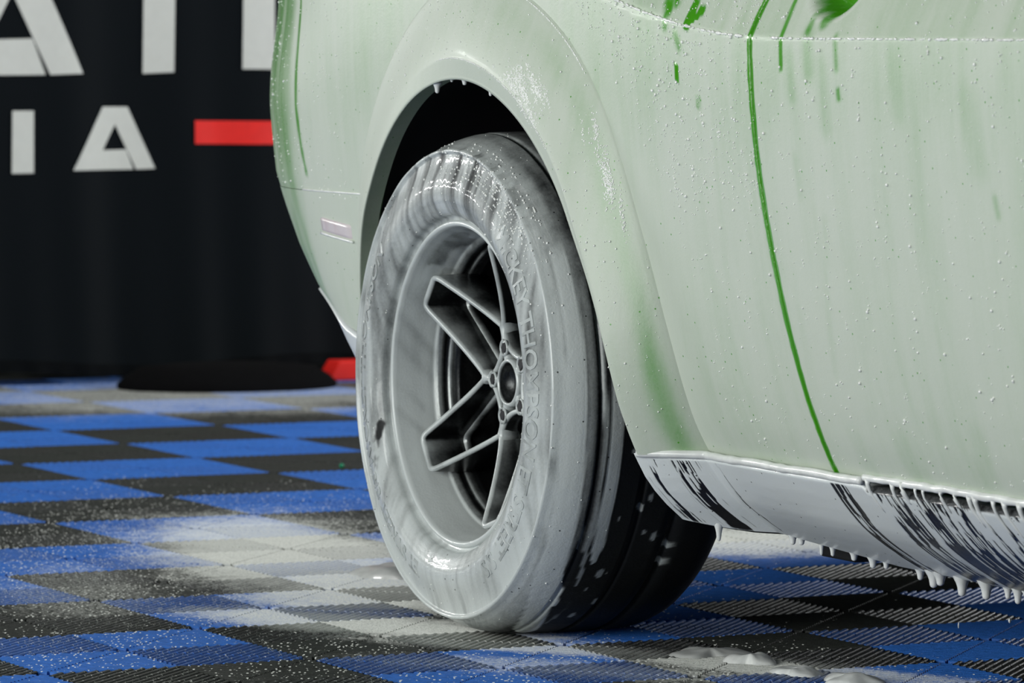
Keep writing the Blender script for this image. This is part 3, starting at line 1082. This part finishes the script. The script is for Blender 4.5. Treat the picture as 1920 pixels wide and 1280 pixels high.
# hub: cap ring, webs and lug nuts
V, F, ATT = [], [], []
pf = [(.036, .112), (.036, .090), (.034, .0865), (.031, .0865), (.029, .090), (.028, .104), (.0005, .106)]
n = 48
for i in range(n):
    t = 2*PI*i/n
    for r, y in pf:
        V.append((r*math.cos(t), y, ZW+r*math.sin(t)))
        ATT.append(.75 if .029 < r < .0365 and y < .092 else .12)
F = [tuple(q) for q in gfaces(n, len(pf), None, True)]
add('hub_cap', V, F, m_rim, rim, ATT)
for adeg in (34, 106, 178, 250, 322):
    a_ = math.radians(adeg)
    V, F, ATT = [], [], []
    for q in np.linspace(0, 1, 9):
        r = .030+(.088-.030)*q
        w = .0042+.006*(abs(q-.5)*2)**3
        yf = .088-.001*q
        for (o_, d_, f_) in ((-w*1.3, .028, .1), (-w, .003, .75), (-w*.5, 0, .8), (w*.5, 0, .8), (w, .003, .75), (w*1.3, .028, .1)):
            V.append((r*math.cos(a_)-o_*math.sin(a_), yf+d_, ZW+r*math.sin(a_)+o_*math.cos(a_)))
            ATT.append(f_)
    for i in range(8):
        for k_ in range(5):
            F.append((i*6+k_, i*6+k_+1, (i+1)*6+k_+1, (i+1)*6+k_))
    F.append((0, 1, 2, 3, 4, 5))
    F.append(tuple(48+k_ for k_ in range(6))[::-1])
    add('hub_web', V, F, m_rim, rim, ATT)
    # dark lug recess in the foot of the web
    ac = a_
    P_ = [(.0525*math.cos(ac)+.0115*math.cos(t), .0885, ZW+.0525*math.sin(ac)+.0115*math.sin(t)) for t in np.linspace(0, 2*PI, 20)]
    tv_, tf_ = tube(P_, .0022, 6, caps=False)
    add('lug_pocket', tv_, tf_, m_rim, rim, [.7]*len(tv_))
    V = []
    for y, r in ((.125, .0095), (.0885, .0095), (.0870, .0075)):
        for k_ in range(6):
            V.append((.0525*math.cos(ac)+r*math.cos(k_*PI/3), y, ZW+.0525*math.sin(ac)+r*math.sin(k_*PI/3)))
    F = [(i*6+k_, i*6+(k_+1) % 6, (i+1)*6+(k_+1) % 6, (i+1)*6+k_) for i in range(2) for k_ in range(6)]+[tuple(12+k_ for k_ in range(6))]
    add('lug_nut', V, F, m_darkmetal, rim, smooth=False)
V = [(0, .128, ZW)]+[(.100*math.cos(t), .128, ZW+.100*math.sin(t)) for t in np.linspace(0, 2*PI, 40, endpoint=False)]
add('hub_back', V, [(0, 1+i, 1+(i+1) % 40) for i in range(40)], m_black, rim)
# brake disc with vanes on its edge, and caliper
V, F = [], []
pf = [(.05, .165), (.176, .165), (.178, .168), (.178, .171), (.170, .172), (.170, .186), (.178, .187), (.178, .192), (.05, .194)]
for i in range(72):
    t = 2*PI*i/72
    for r, y in pf:
        V.append((r*math.cos(t), y, ZW+r*math.sin(t)))
disc = add('brake_disc', V, gfaces(72, len(pf), None, True), m_steel, car)
for i in range(60):
    t = 2*PI*i/60
    c_, s_ = math.cos(t), math.sin(t)
    q = []
    for r in (.168, .1775):
        for y in (.171, .188):
            for o_ in (-.0016, .0016):
                q.append((r*c_-o_*s_, y, ZW+r*s_+o_*c_))
    add('vent_vane', q, [(0, 1, 3, 2), (4, 6, 7, 5), (0, 4, 5, 1), (2, 3, 7, 6), (0, 2, 6, 4), (1, 5, 7, 3)], m_steel, disc, smooth=False)
V, F = [], []
ts = np.radians(np.linspace(-32, 38, 18))
for t in ts:
    for r, y in ((.12, .150), (.186, .150), (.192, .156), (.192, .200), (.186, .206), (.12, .206)):
        V.append((r*math.cos(t), y, ZW+r*math.sin(t)))
F = [tuple(q) for q in gfaces(18, 6)]+[(0, 1, 2, 3, 4, 5), tuple(17*6+k_ for k_ in range(6))]
add('brake_caliper', V, F, m_darkmetal, car, smooth=False)

# ---------------------------------------------------------------- bubbles clinging to the foam
t_ = (1+5**.5)/2
ico = np.array([(-1, t_, 0), (1, t_, 0), (-1, -t_, 0), (1, -t_, 0), (0, -1, t_), (0, 1, t_), (0, -1, -t_), (0, 1, -t_), (t_, 0, -1), (t_, 0, 1), (-t_, 0, -1), (-t_, 0, 1)])/math.hypot(1, t_)
icf = np.array([(0, 11, 5), (0, 5, 1), (0, 1, 7), (0, 7, 10), (0, 10, 11), (1, 5, 9), (5, 11, 4), (11, 10, 2), (10, 7, 6), (7, 1, 8), (3, 9, 4), (3, 4, 2), (3, 2, 6), (3, 6, 8), (3, 8, 9), (4, 9, 5), (2, 4, 11), (6, 2, 10), (8, 6, 7), (9, 8, 1)])


def bubbles(name, C, R, parent):
    C = np.asarray(C)
    V = (C[:, None, :]+ico[None]*np.asarray(R)[:, None, None]).reshape(-1, 3)
    F = (icf[None]+(np.arange(len(C))*12)[:, None, None]).reshape(-1, 3)
    return add(name, V, F, m_bubble, parent, kind='stuff')


def scatter(n, s0, s1, z0, z1, keep):
    out, rad = [], []
    while len(out) < n:
        s, z = rng.uniform(s0, s1), rng.uniform(z0, z1)
        if rng.random() > keep(s, z):
            continue
        r = min(.0008+rng.exponential(.00045), .0026)
        p = body(s, z, r*.25)
        out.append(p)
        rad.append(r)
        if rng.random() < .25:      # little clusters
            for _ in range(rng.integers(1, 3)):
                s2, z2 = s+rng.normal(0, .004), z+rng.normal(0, .004)
                r_ = r*rng.uniform(.5, .9)
                out.append(body(s2, z2, r_*.25))
                rad.append(r_)
    return out, rad


def keepq(s, z):
    if s > seam_x(z)-.006 or np.hypot(s, max(z-ZW, 0)) < .63:
        return 0
    return .9 if z > .66 else .35


def keepd(s, z):
    if s < seam_x(z)+.008 or np.hypot((s-1.035)/.083, (z-.968)/.06) < 1.1:
        return 0
    return .35+.5*vnoise(s/.08, z/.08) if z > .48 else .28


bubbles('foam_bubbles', *scatter(800, -.2, .86, .32, .96, keepq), quarter)
bubbles('foam_bubbles', *scatter(420, .36, .86, .62, .925, lambda s, z: keepq(s, z)), quarter)
bubbles('foam_bubbles', *scatter(300, -.95, -.5, .62, .96, lambda s, z: .8), quarter)
bubbles('foam_bubbles', *scatter(1150, .83, 1.75, .31, .96, keepd), door)
# foam caught along the character crease, in short bright dashes
V, F = [], []
x = .30
while x < 1.9:
    ln = min(.004+rng.exponential(.012), .05)
    r = rng.uniform(.0011, .0024)*(1.3 if x < .84 else 1.0)
    if abs(x-.838) > .012+ln:
        m_ = max(3, int(ln/.003))
        q_ = np.linspace(0, 1, m_)
        pts = [body(x+ln*t, float(zcrease(x+ln*t))+.0012*math.sin(19*t+x*50)*.4, .0003) for t in q_]
        v_, f_ = tube(pts, [r*(.25+.75*math.sin(PI*min(max(t, .06), .94))**.5)*(.8+.4*float(vnoise((x+ln*t)/.003, 2.))) for t in q_], 6)
        b0 = len(V)
        V += v_
        F += [tuple(k_+b0 for k_ in f) for f in f_]
    x += ln+rng.exponential(.005 if x > .8 else .003)
add('foam_dashes', V, F, m_bubble, quarter, kind='stuff')
# on the flare
C, R = [], []
fv = np.array(V0 := [v.co[:] for v in flare.data.vertices]).reshape(len(path), -1, 3)
for _ in range(420):
    i, j = rng.integers(5, 150), rng.integers(10, 46)
    q = rng.random()
    p = fv[i, j]*(1-q)+fv[i+1, j]*q
    r = min(.0005+rng.exponential(.00035), .002)
    C.append(p-np.array([0, r*.25, 0]))
    R.append(r)
pat = [(rng.normal(60, 3.0), rng.normal(.42, .10)) for _ in range(26)]+[(rng.normal(37, 4.5), rng.normal(.80, .05)) for _ in range(18)]+[(rng.normal(57, 7), rng.normal(.25, .02)) for _ in range(8)]
for a0, t0 in pat:     # lathered patches on the front of the flare: little ropes of bubbles lying along the run of the water
    for q in range(rng.integers(10, 46)):
        u_ = rng.normal(0, 1)
        a_, tt = a0+u_*1.6+rng.normal(0, .25), t0+u_*.02+rng.normal(0, .010)
        i = int(np.clip(len(leg_f)+a_/180*199, 0, len(path)-2))
        j = int(np.clip(2+tt*45, 2, 46))
        fa, ft = rng.random(), rng.random()
        p = (fv[i, j]*(1-fa)+fv[i+1, j]*fa)*(1-ft)+(fv[i, j+1]*(1-fa)+fv[i+1, j+1]*fa)*ft
        r = rng.uniform(.0006, .0019)
        C.append(p+np.array([0, r*.25, 0]))
        R.append(r)
# bright wet lines along the edge of the lip and along the crease
for a_, tt, n_ in [(rng.uniform(48, 98), .215, 1) for _ in range(230)]+[(rng.uniform(52, 80), .975, 1) for _ in range(160)]:
    i = int(np.clip(len(leg_f)+a_/180*199, 0, len(path)-2))
    j = int(2+tt*45)
    fa = rng.random()
    p = fv[i, j]*(1-fa)+fv[i+1, j]*fa
    r = rng.uniform(.0008, .0017)
    C.append(p)
    R.append(r)
bubbles('foam_bubbles', C, R, flare)
# on the tire
C, R = [], []
tvx = np.stack([X_, Yo, Z_], -1)
for _ in range(520):
    i, j = rng.integers(0, NT), rng.integers(8, len(pr))
    if FT[i, j] < .35 or pr[j, 1] > .1 or Z_[i, j] < .03:
        continue
    r = min(.0006+rng.exponential(.0004), .0022)
    C.append(tvx[i, j])
    R.append(r)
for _ in range(420):
    a_, rr_ = math.radians(rng.normal(62, 16)), rng.normal(.325, .018)
    rr_ = min(max(rr_, .27), .352)
    j = int(np.argmin(abs(pr[:60, 0]-rr_)+(pr[:60, 1] > .03)*.1))
    i = int(a_/(2*PI)*NT) % NT
    C.append(tvx[i, j])
    R.append(rng.uniform(.0007, .0022))
bubbles('foam_bubbles', C, R, tire)

# ---------------------------------------------------------------- foam lying on and falling to the floor


def clump(name, x, y, rx, ry, h, rot, label, seed):
    n, m = 40, 12
    V = []
    for i in range(n):
        t = 2*PI*i/n
        k_ = 1+.22*math.sin(2*t+seed)+.14*math.sin(3*t+2*seed)+.07*math.sin(7*t+seed*3)
        for j in range(m):
            q = j/(m-1)
            r = k_*q
            z = h*max(1-q**2.2, 0)**.7*(1+.25*math.sin(5*q*math.cos(t)+seed)*math.cos(4*q*math.sin(t)+seed))
            a, b = rx*r*math.cos(t), ry*r*math.sin(t)
            V.append((x+a*math.cos(rot)-b*math.sin(rot), y+a*math.sin(rot)+b*math.cos(rot), z-.001))
    o = add(name, V, gfaces(n, m, None, True), m_foam)
    tag(o, label, 'foam', 'foam clumps dropped on the tile floor')
    return o


ROT = math.radians(26+180-52)
rr_ = math.atan2(rt.y, rt.x)
clump('foam_clump', .347, .243, .050, .060, .008, rr_, 'broad low foam clump on dark tile just ahead of the tire', 1.0)
clump('foam_clump', .457, .253, .032, .040, .013, rr_, 'tall rounded foam clump second ahead of the tire', 2.3)
clump('foam_clump', .592, .252, .034, .036, .010, rr_, 'thin foam clump third ahead of the tire, lying across blue tile', 3.1)
clump('foam_clump', .700, .276, .048, .034, .012, rr_, 'nearest foam clump at the picture bottom below the side skirt', 4.2)
clump('foam_clump', -.822, .265, .060, .10, .012, rr_, 'soft foam clump behind the tire on the left', 5.4)


def falling(x, y, z, r, ln, label):
    n, m = 10, 9
    V = []
    for j in range(m):
        q = j/(m-1)
        w_ = r*math.sin(PI*q)**.7*(1-.25*q)
        for i in range(n):
            t = 2*PI*i/n
            V.append((x+w_*math.cos(t), y+w_*math.sin(t), z+ln*(q-.5)))
    o = add('foam_drop', V, gfaces(m, n), m_foam)
    F = o.data
    tag(o, label, 'foam drop', 'foam drops falling from the skirt')


falling(1.02, .33, .115, .0022, .0068, 'small white foam drop falling from the skirt onto black tile')
falling(1.02, .33, .014, .0048, .017, 'large white foam drop about to land on the tile under the skirt')
falling(1.29, .36, .066, .0042, .014, 'foam drop falling at the right edge below the skirt')
falling(.84, .36, .088, .0012, .009, 'tiny streak of a drop falling midway below the side skirt')

# small green bead behind the tire
m_bead = plain('green bead', (.0, .22, .10), .25)
V = (ico*.006+np.array([-2.68, .994, .0055])).tolist()
tag(add('bead', V, icf, m_bead), 'tiny green bead on a blue tile behind the tire', 'bead')

# ---------------------------------------------------------------- banner with lettering
m_cloth, nt, b = newmat('black banner cloth')
tc = N(nt, 'ShaderNodeTexCoord').outputs['Object']
wv = noise(nt, mapping(nt, tc, (1, 600, 600)), 1, 1)
nt.links.new(mixc(nt, wv, (.0010, .0026, .0042), (.0022, .0044, .0062)), b.inputs['Base Color'])
b.inputs['Roughness'].default_value = .72
b.inputs['Specular IOR Level'].default_value = .12
m_white = plain('white banner print', (.66, .67, .62), .7, var=.02)
m_red = plain('red banner print', (.85, .016, .010), .6, var=.03)
m_hem = plain('black hem tape', (.0012, .002, .0028), .8, spec=.1)


def ban_x(y, z):
    return -5.25+.010*np.sin(y*11.0+.6)+.006*np.sin(y*23+1.1+.5*z)+.004*np.sin(y*41+2*z)*np.clip(1-z, .2, 1)-.012*z


yb_ = np.linspace(-.55, 3.3, 320)
zb_ = np.concatenate([np.linspace(.030, .12, 12), np.linspace(.14, 2.3, 60)])
YBn, ZBn = np.meshgrid(yb_, zb_, indexing='ij')
ZBn = ZBn+np.where(ZBn < .13, .012*np.sin(YBn*7)*(.13-ZBn)/.07, 0)
banner = add('banner', np.stack([ban_x(YBn, ZBn), YBn, ZBn], -1), gfaces(*YBn.shape), m_cloth)
tag(banner, 'black cloth banner with white letters and a red bar behind the car', 'banner')
HY, HZ = np.meshgrid(yb_, np.linspace(0, 1, 6), indexing='ij')
hz_ = .026+.012*np.sin(HY*7)*.9+.030*HZ
add('hem', np.stack([ban_x(HY, hz_)+.004+.003*np.sin(HY*90)*(1-HZ), HY, hz_], -1), gfaces(*HY.shape), m_hem, banner)


def letter(poly, mat, label=None, name='letter'):
    import mathutils.geometry as mg
    poly = np.array(poly, float)
    dense = []
    for a, c in zip(poly, np.roll(poly, -1, 0)):
        n_ = max(1, int(np.linalg.norm(c-a)/.012))
        for q in range(n_):
            dense.append(a+(c-a)*q/n_)
    dense = np.array(dense)
    tris = [[dense[q] for q in t] for t in mg.tessellate_polygon([[Vector((p[0], p[1], 0)) for p in dense]])]
    small = []
    while tris:
        t = tris.pop()
        e_ = [np.linalg.norm(t[q]-t[(q+1) % 3]) for q in range(3)]
        q = int(np.argmax(e_))
        if e_[q] < .02:
            small.append(t)
        else:
            m_ = (t[q]+t[(q+1) % 3])/2
            tris += [[t[q], m_, t[(q+2) % 3]], [m_, t[(q+1) % 3], t[(q+2) % 3]]]
    P2 = np.array(small).reshape(-1, 2)
    f_ = np.stack([ban_x(P2[:, 0], P2[:, 1])+.003, P2[:, 0], P2[:, 1]], -1)
    o = add(name, f_, np.arange(len(P2)).reshape(-1, 3), mat, banner, smooth=False)
    if label:
        o['label'] = label
    return o


A_ = np.array([(1.368, .545), (1.455, .707), (1.524, .707), (1.596, .549), (1.546, .547), (1.490, .662), (1.455, .596), (1.520, .598), (1.539, .547)])
letter(A_, m_white, 'small white letter A in the lower row')
letter([(1.205, .697), (1.263, .697), (1.262, .539), (1.203, .538)], m_white, 'small white letter I in the lower row')
letter([(1.701, .672), (2.28, .668), (2.28, .607), (1.701, .612)], m_red, 'red dash', name='red_bar')
bA = (A_-np.array([1.596, .547]))*1.80+np.array([1.397, .788])
letter(bA, m_white, 'large white letter A in the upper row')
letter([(1.568, 1.085), (1.650, 1.085), (1.645, .796), (1.564, .792)], m_white, 'large white letter I in the upper row')
letter([(1.837, 1.085), (1.924, 1.085), (1.924, .868), (2.10, .868), (2.10, .803), (1.833, .805)], m_white, 'large white letter L in the upper row')
# posts that carry it
for y in (-.5, 3.25):
    add('post', *tube([(-5.29, y, .0), (-5.29, y, 2.3)], .02, 12), m_black, banner)
add('top_rail', *tube([(-5.29, -.5, 2.29), (-5.29, 3.25, 2.29)], .018, 12), m_black, banner)

m_base = plain('dull black rubber', (.0025, .0025, .003), .95, spec=.1)
# low black base and the red foot under the banner
V = []
n, pf = 48, [(1.0, 0), (1.0, .012), (.93, .03), (.80, .052), (.5, .06), (.001, .062)]
for i in range(n):
    t = 2*PI*i/n
    for r, z in pf:
        V.append((-5.02+.20*r*math.cos(t), 1.70+.29*r*math.sin(t), z))
tag(add('floor_base', V, gfaces(n, len(pf), None, True), m_base), 'low round black base on the floor under the banner', 'base')
V, F = boxVF(-5.225, -5.14, 2.035, 2.75, 0, .050)
V = [(x, y+(.03 if z > 0 and y < 2.2 else 0), z) for x, y, z in V]
o = bevel(add('red_foot', V, F, m_red, smooth=False), .004)
tag(o, 'bright red block on the floor at the banner foot beside the tire', 'block')
